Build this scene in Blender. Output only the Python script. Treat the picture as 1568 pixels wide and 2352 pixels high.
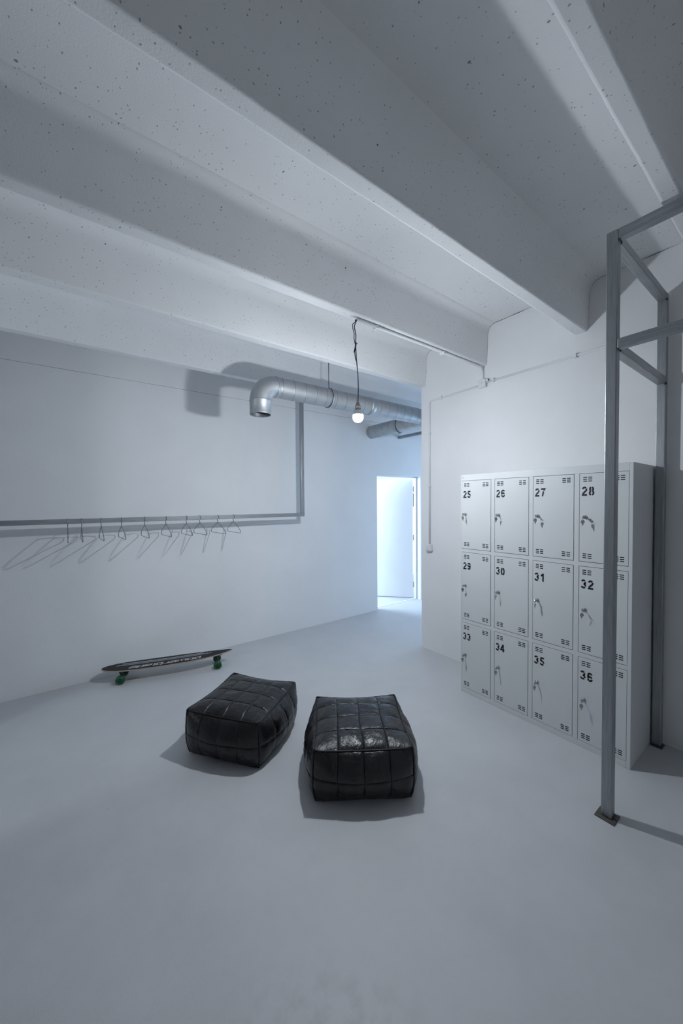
import bpy, bmesh, math, random
from mathutils import Vector, Matrix, noise
random.seed(7)
PI = math.pi
scene = bpy.context.scene
COL = scene.collection
for o in list(bpy.data.objects):
    bpy.data.objects.remove(o)

# ------------------------------------------------------------------ camera
# world: X runs along the left wall (away to the right), Y runs along the locker wall (away to the left)
CAM_F, YAW, PITCH, ROLL, CAM_H = 833.692, 0.929, -0.0245, -0.0075, 1.5759
fwd = Vector((math.cos(YAW) * math.cos(PITCH), math.sin(YAW) * math.cos(PITCH), math.sin(PITCH)))
rgt0 = Vector((math.sin(YAW), -math.cos(YAW), 0))
up0 = rgt0.cross(fwd)
rgt = math.cos(ROLL) * rgt0 + math.sin(ROLL) * up0
upv = -math.sin(ROLL) * rgt0 + math.cos(ROLL) * up0
cd = bpy.data.cameras.new('camera')
cam = bpy.data.objects.new('camera', cd)
COL.objects.link(cam)
M = Matrix((rgt, upv, -fwd)).transposed().to_4x4()
M.translation = Vector((0, 0, CAM_H))
cam.matrix_world = M
cd.sensor_fit = 'VERTICAL'
cd.sensor_height = 36.0
cd.lens = CAM_F / 2352 * 36.0
cd.clip_start = 0.02
scene.camera = cam

# ------------------------------------------------------------------ light
world = bpy.data.worlds.new('world')
scene.world = world
world.use_nodes = True
world.node_tree.nodes['Background'].inputs[0].default_value = (0.55, 0.65, 0.8, 1)
world.node_tree.nodes['Background'].inputs[1].default_value = 0.3
BULB = Vector((1.565, 1.900, 2.154))
BULB_STRENGTH = 1240.0
BULB_COLOR = (0.86, 0.93, 1.0)


def area(name, loc, target, sx, sy, power, color):
    l = bpy.data.lights.new(name, 'AREA')
    l.shape = 'RECTANGLE'
    l.size, l.size_y, l.energy, l.color = sx, sy, power, color
    o = bpy.data.objects.new(name, l)
    COL.objects.link(o)
    o.location = loc
    o.rotation_euler = (Vector(target) - Vector(loc)).to_track_quat('-Z', 'Y').to_euler()
    return o


# daylight in the bright room behind the open door
area('daylight_next_room', (2.75, 5.6, 1.75), (4.4, 4.1, 0.8), 1.3, 1.6, 130, (0.62, 0.80, 1.0))
# daylight from the window side of the passage behind the lockers
area('daylight_passage', (5.9, 2.75, 1.35), (3.0, 3.3, 1.2), 1.2, 2.0, 36, (0.50, 0.72, 1.0))
# lamp in the space behind the partition, seen through its gap
area('lamp_behind_partition', (-3.05, 2.18, 1.7), (0, 3.2, 1.2), 0.05, 0.05, 20, (0.8, 0.9, 1.0))
vs = scene.view_settings
vs.view_transform = 'Standard'
vs.look = 'None'
vs.gamma = 1
vs.use_curve_mapping = False
vs.exposure = 0.06


# ------------------------------------------------------------------ materials
def mat(name, base, rough=0.5, metal=0.0, spec=0.5):
    m = bpy.data.materials.new(name)
    m.use_nodes = True
    b = m.node_tree.nodes['Principled BSDF']
    b.inputs['Base Color'].default_value = (*base, 1)
    b.inputs['Roughness'].default_value = rough
    b.inputs['Metallic'].default_value = metal
    b.inputs['Specular IOR Level'].default_value = spec
    return m


class NT:
    def __init__(s, m):
        s.t = m.node_tree
        s.b = s.t.nodes['Principled BSDF']

    def n(s, typ, **kw):
        nd = s.t.nodes.new(typ)
        for k, v in kw.items():
            if k in nd.inputs:
                nd.inputs[k].default_value = v
            else:
                setattr(nd, k, v)
        return nd

    def l(s, a, ao, b, bi):
        s.t.links.new(a.outputs[ao], b.inputs[bi])

    def ramp(s, p0, c0, p1, c1):
        r = s.n('ShaderNodeValToRGB')
        e = r.color_ramp.elements
        e[0].position, e[1].position = p0, p1
        e[0].color = (*c0, 1) if len(c0) == 3 else c0
        e[1].color = (*c1, 1) if len(c1) == 3 else c1
        return r

    def pos(s, scale=(1, 1, 1), rot=(0, 0, 0)):
        g = s.n('ShaderNodeNewGeometry')
        mp = s.n('ShaderNodeMapping')
        mp.inputs['Scale'].default_value = scale
        mp.inputs['Rotation'].default_value = rot
        s.l(g, 'Position', mp, 'Vector')
        return mp

    def bump(s, src, out, strength, dist):
        b = s.n('ShaderNodeBump')
        b.inputs['Strength'].default_value = strength
        b.inputs['Distance'].default_value = dist
        s.l(src, out, b, 'Height')
        s.l(b, 'Normal', s.b, 'Normal')
        return b

    def mix(s, fac_node, fac_out, a, b, mode='MIX'):
        m = s.n('ShaderNodeMix', data_type='RGBA', blend_type=mode)
        if fac_node is None:
            m.inputs[0].default_value = fac_out
        else:
            s.l(fac_node, fac_out, m, 0)
        for idx, v in ((6, a), (7, b)):
            if isinstance(v, tuple):
                m.inputs[idx].default_value = (*v, 1)
            else:
                s.t.links.new(v, m.inputs[idx])
        return m


def plaster(name, base, rough=0.75, specks=0.0):
    """painted concrete; specks > 0 adds the small open air holes of the cast ceiling"""
    m = mat(name, base, rough, 0, 0.3)
    t = NT(m)
    p = t.pos()
    n1 = t.n('ShaderNodeTexNoise', Scale=1.3, Detail=4.0, Roughness=0.6)
    t.l(p, 'Vector', n1, 'Vector')
    dk = tuple(c * 0.95 for c in base)
    r1 = t.ramp(0.35, dk, 0.65, base)
    t.l(n1, 'Fac', r1, 'Fac')
    col = r1.outputs[0]
    n2 = t.n('ShaderNodeTexNoise', Scale=160.0, Detail=3.0)
    t.l(p, 'Vector', n2, 'Vector')
    height = (n2, 'Fac')
    if specks:
        for sc, thr, dens, dark in ((34.0, 0.085, 0.84, 0.36), (80.0, 0.14, 0.70, 0.48), (14.0, 0.042, 0.98, 0.16)):
            pm = t.pos((1.0, 0.75, 0.9), (0.2, 0.1, 0.5))
            wob = t.n('ShaderNodeTexNoise', Scale=sc * 1.8, Detail=2.0)
            t.l(pm, 'Vector', wob, 'Vector')
            add = t.n('ShaderNodeVectorMath', operation='MULTIPLY_ADD')
            t.l(wob, 'Color', add, 0)
            add.inputs[1].default_value = (0.5 / sc,) * 3
            t.l(pm, 'Vector', add, 2)
            v = t.n('ShaderNodeTexVoronoi', Scale=sc, feature='F1')
            t.l(add, 'Vector', v, 'Vector')
            small = t.n('ShaderNodeMath', operation='LESS_THAN')
            t.l(v, 'Distance', small, 0)
            # spot size varies by cell
            sep = t.n('ShaderNodeSeparateColor')
            t.l(v, 'Color', sep, 'Color')
            mul = t.n('ShaderNodeMath', operation='MULTIPLY')
            t.l(sep, 'Green', mul, 0)
            mul.inputs[1].default_value = thr * 1.8
            t.l(mul, 'Value', small, 1)
            # only some of the cells, in clusters
            clus = t.n('ShaderNodeTexNoise', Scale=1.6, Detail=2.0)
            t.l(p, 'Vector', clus, 'Vector')
            ad = t.n('ShaderNodeMath', operation='MULTIPLY_ADD')
            t.l(clus, 'Fac', ad, 0)
            ad.inputs[1].default_value = 0.9
            t.l(sep, 'Red', ad, 2)
            keep = t.n('ShaderNodeMath', operation='GREATER_THAN')
            t.l(ad, 'Value', keep, 0)
            keep.inputs[1].default_value = dens + 0.42
            both = t.n('ShaderNodeMath', operation='MULTIPLY')
            t.l(small, 'Value', both, 0)
            t.l(keep, 'Value', both, 1)
            mx = t.mix(both, 'Value', col, tuple(c * dark for c in base))
            col = mx.outputs[2]
    t.t.links.new(col, t.b.inputs['Base Color'])
    t.bump(height[0], height[1], 0.25, 0.004)
    return m


MT = {}
MT['wall'] = plaster('white_painted_wall', (0.85, 0.855, 0.865))
MT['concrete'] = plaster('bounce_damping_grey', (0.42, 0.42, 0.42))  # unseen walls made darker to cut bounce light at the left
MT['ceiling'] = plaster('white_painted_concrete', (0.83, 0.835, 0.845), 0.85, 1.0)


def floor_mat():
    base = (0.57, 0.58, 0.60)
    m = mat('pale_grey_painted_floor', base, 0.5, 0, 0.35)
    t = NT(m)
    p = t.pos()
    n1 = t.n('ShaderNodeTexNoise', Scale=2.2, Detail=6.0, Roughness=0.65)
    t.l(p, 'Vector', n1, 'Vector')
    r1 = t.ramp(0.36, tuple(c * 0.93 for c in base), 0.62, base)
    t.l(n1, 'Fac', r1, 'Fac')
    # scuffed dirty patch where people stand, X 0.45, Y 0.75
    g = t.n('ShaderNodeNewGeometry')
    mp = t.n('ShaderNodeMapping')
    mp.inputs['Location'].default_value = (-0.47, -0.72, 0)
    t.l(g, 'Position', mp, 'Vector')
    ln = t.n('ShaderNodeVectorMath', operation='LENGTH')
    t.l(mp, 'Vector', ln, 0)
    fall = t.ramp(0.05, (1, 1, 1), 0.42, (0, 0, 0))
    t.l(ln, 'Value', fall, 'Fac')
    n3 = t.n('ShaderNodeTexNoise', Scale=14.0, Detail=5.0, Roughness=0.6)
    t.l(p, 'Vector', n3, 'Vector')
    r3 = t.ramp(0.46, (0, 0, 0), 0.68, (1, 1, 1))
    t.l(n3, 'Fac', r3, 'Fac')
    mu = t.n('ShaderNodeMath', operation='MULTIPLY')
    t.l(fall, 'Color', mu, 0)
    t.l(r3, 'Color', mu, 1)
    mu2 = t.n('ShaderNodeMath', operation='MULTIPLY')
    t.l(mu, 'Value', mu2, 0)
    mu2.inputs[1].default_value = 0.75
    mx = t.mix(mu2, 'Value', r1.outputs[0], (0.33, 0.335, 0.34))
    # scattered grit
    v = t.n('ShaderNodeTexVoronoi', Scale=7.0)
    t.l(p, 'Vector', v, 'Vector')
    lt = t.n('ShaderNodeMath', operation='LESS_THAN')
    t.l(v, 'Distance', lt, 0)
    sep = t.n('ShaderNodeSeparateColor')
    t.l(v, 'Color', sep, 'Color')
    mm = t.n('ShaderNodeMath', operation='MULTIPLY_ADD')
    t.l(sep, 'Red', mm, 0)
    mm.inputs[1].default_value = 0.12
    mm.inputs[2].default_value = -0.085
    t.l(mm, 'Value', lt, 1)
    mx2 = t.mix(lt, 'Value', mx.outputs[2], (0.2, 0.19, 0.18))
    t.t.links.new(mx2.outputs[2], t.b.inputs['Base Color'])
    n4 = t.n('ShaderNodeTexNoise', Scale=220.0, Detail=2.0)
    t.l(p, 'Vector', n4, 'Vector')
    t.bump(n4, 'Fac', 0.2, 0.002)
    rr = t.ramp(0.3, (0.42,) * 3, 0.7, (0.58,) * 3)
    t.l(n1, 'Fac', rr, 'Fac')
    t.l(rr, 'Color', t.b, 'Roughness')
    return m


MT['floor'] = floor_mat()


def steel(name, base, rough, metal=0.85, stretch=(1, 1, 1), scale=30.0, var=0.75):
    m = mat(name, base, rough, metal)
    t = NT(m)
    tc = t.n('ShaderNodeTexCoord')
    mp = t.n('ShaderNodeMapping')
    mp.inputs['Scale'].default_value = stretch
    t.l(tc, 'Object', mp, 'Vector')
    n = t.n('ShaderNodeTexNoise', Scale=scale, Detail=5.0, Roughness=0.65)
    t.l(mp, 'Vector', n, 'Vector')
    r = t.ramp(0.3, tuple(c * var for c in base), 0.7, base)
    t.l(n, 'Fac', r, 'Fac')
    t.l(r, 'Color', t.b, 'Base Color')
    r2 = t.ramp(0.3, (min(1, rough + 0.12),) * 3, 0.7, (rough,) * 3)
    t.l(n, 'Fac', r2, 'Fac')
    t.l(r2, 'Color', t.b, 'Roughness')
    return m


MT['raw_steel'] = steel('raw_steel_tube', (0.42, 0.44, 0.46), 0.38, 0.85, (40, 40, 1.5), 6.0, 0.7)
MT['raw_steel_x'] = steel('raw_steel_tube_along_x', (0.42, 0.44, 0.46), 0.38, 0.85, (1.5, 40, 40), 6.0, 0.7)
MT['raw_steel_y'] = steel('raw_steel_tube_along_y', (0.42, 0.44, 0.46), 0.38, 0.85, (40, 1.5, 40), 6.0, 0.7)
MT['weld'] = steel('burnt_weld', (0.07, 0.065, 0.06), 0.5, 0.6, (1, 1, 1), 60.0)
MT['plate'] = steel('rusty_base_plate', (0.16, 0.15, 0.145), 0.5, 0.6, (1, 1, 1), 50.0, 0.6)
MT['galv'] = steel('galvanised_duct', (0.50, 0.52, 0.54), 0.46, 0.85, (1, 1, 1), 14.0, 0.9)
MT['seam'] = steel('duct_seam', (0.20, 0.21, 0.22), 0.5, 0.7)
MT['rubber'] = mat('black_rubber', (0.02, 0.02, 0.022), 0.6)
MT['chrome'] = mat('chrome_wire', (0.30, 0.31, 0.33), 0.25, 0.9)
MT['nickel'] = mat('nickel_lock', (0.45, 0.45, 0.45), 0.3, 0.9)
MT['key'] = mat('key_metal', (0.50, 0.48, 0.46), 0.35, 0.85)
MT['plastic'] = mat('white_plastic', (0.74, 0.75, 0.77), 0.45)
MT['cable'] = mat('grey_cable', (0.05, 0.047, 0.06), 0.5)
MT['tape'] = mat('black_tape', (0.012, 0.012, 0.018), 0.5)
MT['socket'] = mat('grey_lamp_socket', (0.30, 0.30, 0.31), 0.5)
MT['ink'] = mat('black_stencil_paint', (0.010, 0.011, 0.018), 0.6)
MT['opening_shade'] = mat('painted_opening_shade', (0.012, 0.013, 0.022), 0.8)  # dark colour standing for shade in vent openings and door gaps
MT['joint'] = mat('grey_joint_filler', (0.36, 0.36, 0.37), 0.9)
MT['gap'] = mat('dark_joint', (0.10, 0.10, 0.105), 0.9)
MT['wood'] = mat('maple_ply_edge', (0.42, 0.33, 0.24), 0.5)
MT['print'] = mat('silver_deck_print', (0.50, 0.51, 0.53), 0.5)
MT['hub'] = mat('dark_wheel_core', (0.012, 0.02, 0.015), 0.5)
MT['truck'] = mat('dark_truck_metal', (0.06, 0.058, 0.055), 0.4, 0.7)
MT['sticker'] = mat('orange_white_sticker', (0.75, 0.42, 0.30), 0.5)


def paint_mat(name, base, rough):
    m = mat(name, base, rough, 0, 0.45)
    t = NT(m)
    p = t.pos()
    n = t.n('ShaderNodeTexNoise', Scale=350.0, Detail=2.0)
    t.l(p, 'Vector', n, 'Vector')
    t.bump(n, 'Fac', 0.12, 0.001)
    n2 = t.n('ShaderNodeTexNoise', Scale=3.0, Detail=3.0)
    t.l(p, 'Vector', n2, 'Vector')
    r = t.ramp(0.3, tuple(c * 0.97 for c in base), 0.7, base)
    t.l(n2, 'Fac', r, 'Fac')
    t.l(r, 'Color', t.b, 'Base Color')
    return m


MT['locker'] = paint_mat('light_grey_powder_coat', (0.68, 0.70, 0.71), 0.42)
MT['door'] = paint_mat('white_door_paint', (0.82, 0.83, 0.85), 0.4)
MT['pvc'] = paint_mat('painted_over_conduit', (0.76, 0.77, 0.79), 0.5)


def leather():
    m = mat('black_leather', (0.009, 0.009, 0.011), 0.38, 0, 0.5)
    t = NT(m)
    tc = t.n('ShaderNodeTexCoord')
    n = t.n('ShaderNodeTexNoise', Scale=9.0, Detail=5.0, Roughness=0.6, Distortion=1.2)
    t.l(tc, 'Object', n, 'Vector')
    r = t.ramp(0.3, (0.003, 0.003, 0.004), 0.75, (0.011, 0.011, 0.013))
    t.l(n, 'Fac', r, 'Fac')
    t.l(r, 'Color', t.b, 'Base Color')
    r2 = t.ramp(0.3, (0.25,) * 3, 0.7, (0.42,) * 3)
    t.l(n, 'Fac', r2, 'Fac')
    t.l(r2, 'Color', t.b, 'Roughness')
    v = t.n('ShaderNodeTexVoronoi', Scale=260.0)
    t.l(tc, 'Object', v, 'Vector')
    n2 = t.n('ShaderNodeTexNoise', Scale=22.0, Detail=4.0, Distortion=2.0)
    t.l(tc, 'Object', n2, 'Vector')
    b1 = t.n('ShaderNodeBump')
    b1.inputs['Strength'].default_value = 0.35
    b1.inputs['Distance'].default_value = 0.012
    t.l(n2, 'Fac', b1, 'Height')
    b2 = t.n('ShaderNodeBump')
    b2.inputs['Strength'].default_value = 0.10
    b2.inputs['Distance'].default_value = 0.002
    t.l(v, 'Distance', b2, 'Height')
    t.l(b1, 'Normal', b2, 'Normal')
    t.l(b2, 'Normal', t.b, 'Normal')
    return m


MT['leather'] = leather()
MT['piping'] = mat('black_leather_piping', (0.006, 0.006, 0.007), 0.5)


def grip():
    m = mat('black_grip_tape', (0.022, 0.022, 0.025), 0.85)
    t = NT(m)
    tc = t.n('ShaderNodeTexCoord')
    n = t.n('ShaderNodeTexNoise', Scale=600.0, Detail=1.0)
    t.l(tc, 'Object', n, 'Vector')
    t.bump(n, 'Fac', 0.4, 0.001)
    return m


MT['grip'] = grip()


def wheel_mat():
    m = mat('green_urethane_wheel', (0.006, 0.085, 0.030), 0.35)
    m.node_tree.nodes['Principled BSDF'].inputs['Subsurface Weight'].default_value = 0.15
    m.node_tree.nodes['Principled BSDF'].inputs['Subsurface Radius'].default_value = (0.01, 0.03, 0.01)
    return m


MT['wheel'] = wheel_mat()


def emit_mat():
    m = bpy.data.materials.new('lit_bulb_glass')
    m.use_nodes = True
    nt = m.node_tree
    nt.nodes.clear()
    e = nt.nodes.new('ShaderNodeEmission')
    e.inputs[0].default_value = (*BULB_COLOR, 1)
    e.inputs[1].default_value = BULB_STRENGTH
    o = nt.nodes.new('ShaderNodeOutputMaterial')
    nt.links.new(e.outputs[0], o.inputs[0])
    return m


MT['bulb'] = emit_mat()


# ------------------------------------------------------------------ mesh helpers
def obj(name, bm, m, parent=None, smooth=False):
    me = bpy.data.meshes.new(name)
    bmesh.ops.recalc_face_normals(bm, faces=bm.faces[:])
    bm.to_mesh(me)
    bm.free()
    ms = m if isinstance(m, (list, tuple)) else [m]
    for x in ms:
        me.materials.append(MT[x])
    if smooth:
        for p in me.polygons:
            p.use_smooth = True
    o = bpy.data.objects.new(name, me)
    COL.objects.link(o)
    if parent is not None:
        o.parent = parent
    return o


def tag(o, label, cat, group=None):
    o['label'] = label
    o['category'] = cat
    if group:
        o['group'] = group
    return o


def struct(o, label=None):
    o['kind'] = 'structure'
    if label:
        o['label'] = label
    return o


def thing(name, label, cat, loc=(0, 0, 0), rotz=0.0, group=None):
    o = bpy.data.objects.new(name, None)
    o.empty_display_size = 0.1
    COL.objects.link(o)
    o.location = loc
    o.rotation_euler = (0, 0, rotz)
    return tag(o, label, cat, group)


def box(bm, lo, hi, mi=0, bevel=0.0, mtx=None):
    x0, y0, z0 = lo
    x1, y1, z1 = hi
    vs_ = [bm.verts.new(Vector(c)) for c in ((x0, y0, z0), (x1, y0, z0), (x1, y1, z0), (x0, y1, z0),
                                            (x0, y0, z1), (x1, y0, z1), (x1, y1, z1), (x0, y1, z1))]
    fs = []
    for q in ((0, 3, 2, 1), (4, 5, 6, 7), (0, 1, 5, 4), (1, 2, 6, 5), (2, 3, 7, 6), (3, 0, 4, 7)):
        f = bm.faces.new([vs_[i] for i in q])
        f.material_index = mi
        fs.append(f)
    geo = vs_
    if bevel:
        es = list({e for f in fs for e in f.edges})
        r = bmesh.ops.bevel(bm, geom=es, offset=bevel, segments=2, affect='EDGES', profile=0.5)
        geo = list({v for v in r['verts']} | {v for v in vs_ if v.is_valid})
        for f in r['faces']:
            f.material_index = mi
    if mtx:
        bmesh.ops.transform(bm, matrix=mtx, verts=[v for v in geo if v.is_valid])
    return geo


def BX(lo, hi, bevel=0.0, mtx=None):
    bm = bmesh.new()
    box(bm, lo, hi, 0, bevel, mtx)
    return bm


def tube(bm, pts, rad, n=10, caps=True, mi=0):
    """tube along a polyline; rad may be a list"""
    pts = [Vector(p) for p in pts]
    rs = rad if isinstance(rad, (list, tuple)) else [rad] * len(pts)
    rings = []
    prev = None
    for i, p in enumerate(pts):
        if i == 0:
            d = pts[1] - p
        elif i == len(pts) - 1:
            d = p - pts[i - 1]
        else:
            d = (pts[i + 1] - p).normalized() + (p - pts[i - 1]).normalized()
        d.normalize()
        if prev is None:
            a = Vector((0, 0, 1)) if abs(d.z) < 0.9 else Vector((1, 0, 0))
            u = d.cross(a).normalized()
        else:
            u = (prev - d * prev.dot(d)).normalized()
        prev = u
        w = d.cross(u)
        k = 1.0
        if 0 < i < len(pts) - 1:
            c = (pts[i + 1] - p).normalized().dot((p - pts[i - 1]).normalized())
            k = 1 / max(0.6, math.sqrt(max(0.01, (1 + c) / 2)))
        rings.append([bm.verts.new(p + (u * math.cos(2 * PI * j / n) + w * math.sin(2 * PI * j / n)) * rs[i] * (k if i else 1)) for j in range(n)])
    for a, b in zip(rings, rings[1:]):
        for j in range(n):
            f = bm.faces.new((a[j], a[(j + 1) % n], b[(j + 1) % n], b[j]))
            f.smooth = True
            f.material_index = mi
    if caps:
        for r in (rings[0], rings[-1]):
            f = bm.faces.new(r)
            f.material_index = mi
    return rings


def TB(pts, rad, n=10, caps=True):
    bm = bmesh.new()
    tube(bm, pts, rad, n, caps)
    return bm


def lathe(bm, prof, n=24, mtx=None, mi=0, smooth=True):
    """prof: list of (r, z) about the Z axis; closed at the ends when r = 0"""
    rings = []
    new = []
    for r, z in prof:
        if r < 1e-6:
            v = [bm.verts.new((0, 0, z))]
        else:
            v = [bm.verts.new((r * math.cos(2 * PI * j / n), r * math.sin(2 * PI * j / n), z)) for j in range(n)]
        rings.append(v)
        new += v
    for a, b in zip(rings, rings[1:]):
        for j in range(n):
            k = (j + 1) % n
            if len(a) == 1 and len(b) == 1:
                continue
            if len(a) == 1:
                f = bm.faces.new((a[0], b[k], b[j]))
            elif len(b) == 1:
                f = bm.faces.new((a[j], a[k], b[0]))
            else:
                f = bm.faces.new((a[j], a[k], b[k], b[j]))
            f.smooth = smooth
            f.material_index = mi
    if mtx:
        bmesh.ops.transform(bm, matrix=mtx, verts=new)
    return new


def LT(prof, n=24, mtx=None):
    bm = bmesh.new()
    lathe(bm, prof, n, mtx)
    return bm


def T(x, y, z):
    return Matrix.Translation((x, y, z))


def RX(a):
    return Matrix.Rotation(a, 4, 'X')


def RY(a):
    return Matrix.Rotation(a, 4, 'Y')


def RZ(a):
    return Matrix.Rotation(a, 4, 'Z')


# ------------------------------------------------------------------ the room
YL, XW, ZC, ZB = 3.931, 3.052, 3.168, 2.8155
X0, X1, Y0, Y1 = -3.4, 6.0, -1.35, 7.0
WALL_END = 2.633
DX0, DX1, DH = 3.585, 4.530, 2.0
GR = 2.741      # joint line on the left wall

struct(obj('floor', BX((X0 - 0.2, Y0 - 0.2, -0.12), (X1 + 0.2, Y1 + 0.2, 0)), 'floor'), 'pale grey painted concrete floor')

bm = bmesh.new()
LT0, LT1 = YL, YL + 0.12
box(bm, (X0, LT0, 0), (DX0, LT1, GR - 0.0016))
box(bm, (DX0, LT0, DH), (DX1, LT1, GR - 0.0016))
box(bm, (DX1, LT0, 0), (X1, LT1, GR - 0.0016))
wl = struct(obj('wall_left', bm, 'wall'), 'white painted wall behind the hanging rail')
obj('upper_wall', BX((X0, LT0 + 0.002, GR + 0.0016), (X1, LT1, ZC)), 'wall', wl)
obj('joint', BX((X0, LT0 + 0.012, GR - 0.0016), (X1, LT1, GR + 0.0016)), 'joint', wl)

wr = struct(obj('wall_right', BX((XW, Y0, 0), (XW + 0.12, WALL_END, ZC)), 'wall'), 'white painted wall behind the lockers')
struct(obj('wall_back', BX((X0 - 0.12, Y0, 0), (X0, YL + 0.12, ZC)), 'concrete'), 'unseen grey wall behind the camera, darkened to cut bounce light')
XB = -2.3
bm = bmesh.new()
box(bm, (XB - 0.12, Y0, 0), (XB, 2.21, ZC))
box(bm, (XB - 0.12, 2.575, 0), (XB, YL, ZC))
struct(obj('wall_partition', bm, 'concrete'), 'unseen grey partition with an open gap behind the camera, darkened to cut bounce light')
struct(obj('wall_near', BX((X0 - 0.12, Y0 - 0.12, 0), (X1, Y0, ZC)), 'wall'), 'white wall to the right of the camera')
struct(obj('wall_far', BX((X1, Y0, 0), (X1 + 0.12, Y1, ZC)), 'wall'), 'white wall at the end of the passage')
struct(obj('wall_passage', BX((XW + 0.12, 0.9, 0), (X1, 1.02, ZC)), 'wall'), 'white wall along the passage behind the lockers')
# the bright room behind the door
struct(obj('wall_next_room', BX((1.9, Y1, 0), (X1, Y1 + 0.12, ZC)), 'wall'), 'white wall of the bright room beyond the door')
struct(obj('wall_next_side', BX((1.78, YL + 0.12, 0), (1.9, Y1 + 0.12, ZC)), 'wall'), 'white side wall of the bright room beyond the door')

ceil = struct(obj('ceiling', BX((X0 - 0.12, Y0 - 0.12, ZC), (X1 + 0.12, Y1 + 0.12, ZC + 0.12)), 'ceiling'), 'white painted concrete ribbed ceiling')


def beam(yr, yl, zb, xa, xb):
    """one concrete rib with coved top corners, slightly uneven edges"""
    prof = [(yr - 0.085, ZC + 0.01), (yr - 0.080, ZC - 0.001), (yr - 0.055, ZC - 0.007), (yr - 0.034, ZC - 0.022), (yr - 0.018, ZC - 0.048), (yr - 0.012, ZC - 0.075),
            (yr - 0.001, zb + 0.012), (yr + 0.004, zb + 0.003), (yr + 0.013, zb), (yl - 0.013, zb), (yl - 0.004, zb + 0.003), (yl + 0.001, zb + 0.012),
            (yl + 0.012, ZC - 0.075), (yl + 0.018, ZC - 0.048), (yl + 0.034, ZC - 0.022), (yl + 0.055, ZC - 0.007), (yl + 0.080, ZC - 0.001), (yl + 0.085, ZC + 0.01)]
    bm = bmesh.new()
    nx = int((xb - xa) / 0.06)
    rows = []
    for i in range(nx + 1):
        x = xa + (xb - xa) * i / nx
        row = []
        for j, (y, z) in enumerate(prof):
            jit = 0.0014 if 5 < j < 12 else 0.0006
            dv = noise.noise_vector(Vector((x * 3.1, y * 9, z * 9))) * jit * 1.6 + noise.noise_vector(Vector((x * 14, y * 9 + 5, z * 9))) * jit
            row.append(bm.verts.new((x, y + dv.y, z + dv.z)))
        rows.append(row)
    for a, b in zip(rows, rows[1:]):
        for j in range(len(prof) - 1):
            f = bm.faces.new((a[j], a[j + 1], b[j + 1], b[j]))
            f.smooth = j not in (8,)
    bm.faces.new(rows[0])
    bm.faces.new(rows[-1])
    return obj('ceiling_beam', bm, 'ceiling', ceil)


BEAMS = [(1.068, 1.150, ZB), (1.868, 1.950, ZB), (2.572, 2.657, ZB - 0.006), (3.445, 3.533, ZB), (0.391, 0.466, 2.90), (-0.41, -0.33, 2.90), (-1.12, -1.04, 2.90)]
for yr, yl, zb in BEAMS:
    beam(yr, yl, zb, X0, XW + 0.06 if yl < WALL_END else X1)

# hairline crack where the locker wall meets the ribbed ceiling
def crack(pts, name='crack'):
    dense = []
    for a, b in zip(pts, pts[1:]):
        a, b = Vector(a), Vector(b)
        k = max(2, int((b - a).length / 0.02))
        dense += [a.lerp(b, i / k) for i in range(k)]
    dense.append(Vector(pts[-1]))
    rad = [0.0004 + 0.0022 * max(0, noise.noise(Vector((p.y * 9, p.z * 9, 3.0))) + 0.35) for p in dense]
    dense = [p + Vector((0, noise.noise(p * 40) * 0.002, noise.noise(p * 37 + Vector((4, 0, 0))) * 0.003)) for p in dense]
    obj(name, TB(dense, rad, 5), 'gap', wr)


XC = XW - 0.0004
for yr, ylprev, zb in ((1.868, 1.150, ZB), (1.068, 0.466, ZB), (2.572, 1.950, ZB)):
    crack([(XC, yr, zb + 0.01), (XC, yr - 0.012, ZC - 0.075), (XC, yr - 0.018, ZC - 0.048), (XC, yr - 0.034, ZC - 0.024), (XC, yr - 0.055, ZC - 0.009),
           (XC, yr - 0.085, ZC - 0.003), (XC, ylprev + 0.1, ZC - 0.003)])

# ------------------------------------------------------------------ the open door in the left wall
d1 = bpy.data.objects.new('door_1', None)
COL.objects.link(d1)
d1.location = (DX1, YL, 0)
struct(d1, 'open white door with bright light behind it')
fr = bmesh.new()
box(fr, (-(DX1 - DX0), 0.078, DH - 0.03), (0, 0.118, DH - 0.0005))
box(fr, (-0.024, 0.078, 0), (-0.0005, 0.118, DH - 0.03))
box(fr, (-(DX1 - DX0) + 0.0005, 0.078, 0), (-(DX1 - DX0) + 0.024, 0.118, DH - 0.03))
obj('door_frame', fr, 'door', d1)
tr = bmesh.new()
box(tr, (-(DX1 - DX0) - 0.0, -0.0015, DH - 0.012), (0.012, 0.0, DH + 0.008))
obj('lintel_edge', tr, 'door', d1)
LEAF = T(-0.020, 0.150, 0) @ RZ(PI - math.radians(46))      # hinge side at the right jamb, swung into the next room
leaf = obj('door_leaf', BX((0, -0.04, 0.012), (0.90, 0.0, DH - 0.035), 0.002, LEAF), 'door', d1)
for z in (0.22, 1.0, 1.62, 1.80):
    hz = 0.09 if z != 1.62 else 0.22
    obj('hinge', LT([(0, 0), (0.009, 0), (0.009, hz), (0, hz)], 12, LEAF @ T(-0.014, -0.02, z - hz / 2)), 'nickel', leaf)
obj('door_handle', TB([LEAF @ Vector(p) for p in ((0.83, 0.0, 1.02), (0.83, 0.05, 1.02), (0.72, 0.05, 1.02))], 0.009), 'nickel', leaf)
struct(obj('trim_1', BX((DX0, YL + 0.09, 0), (DX1, YL + 0.118, 0.004)), 'door'), 'low white threshold strip under the open door')

# ------------------------------------------------------------------ locker block
LX0, LX1, LYR, LYL, LH = 2.5935, 3.015, 0.668, 1.818, 1.80
lk = thing('locker_cabinet', 'light grey steel locker block with twelve numbered doors against white wall', 'locker', (LX0, LYL, 0), -PI / 2)
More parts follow.
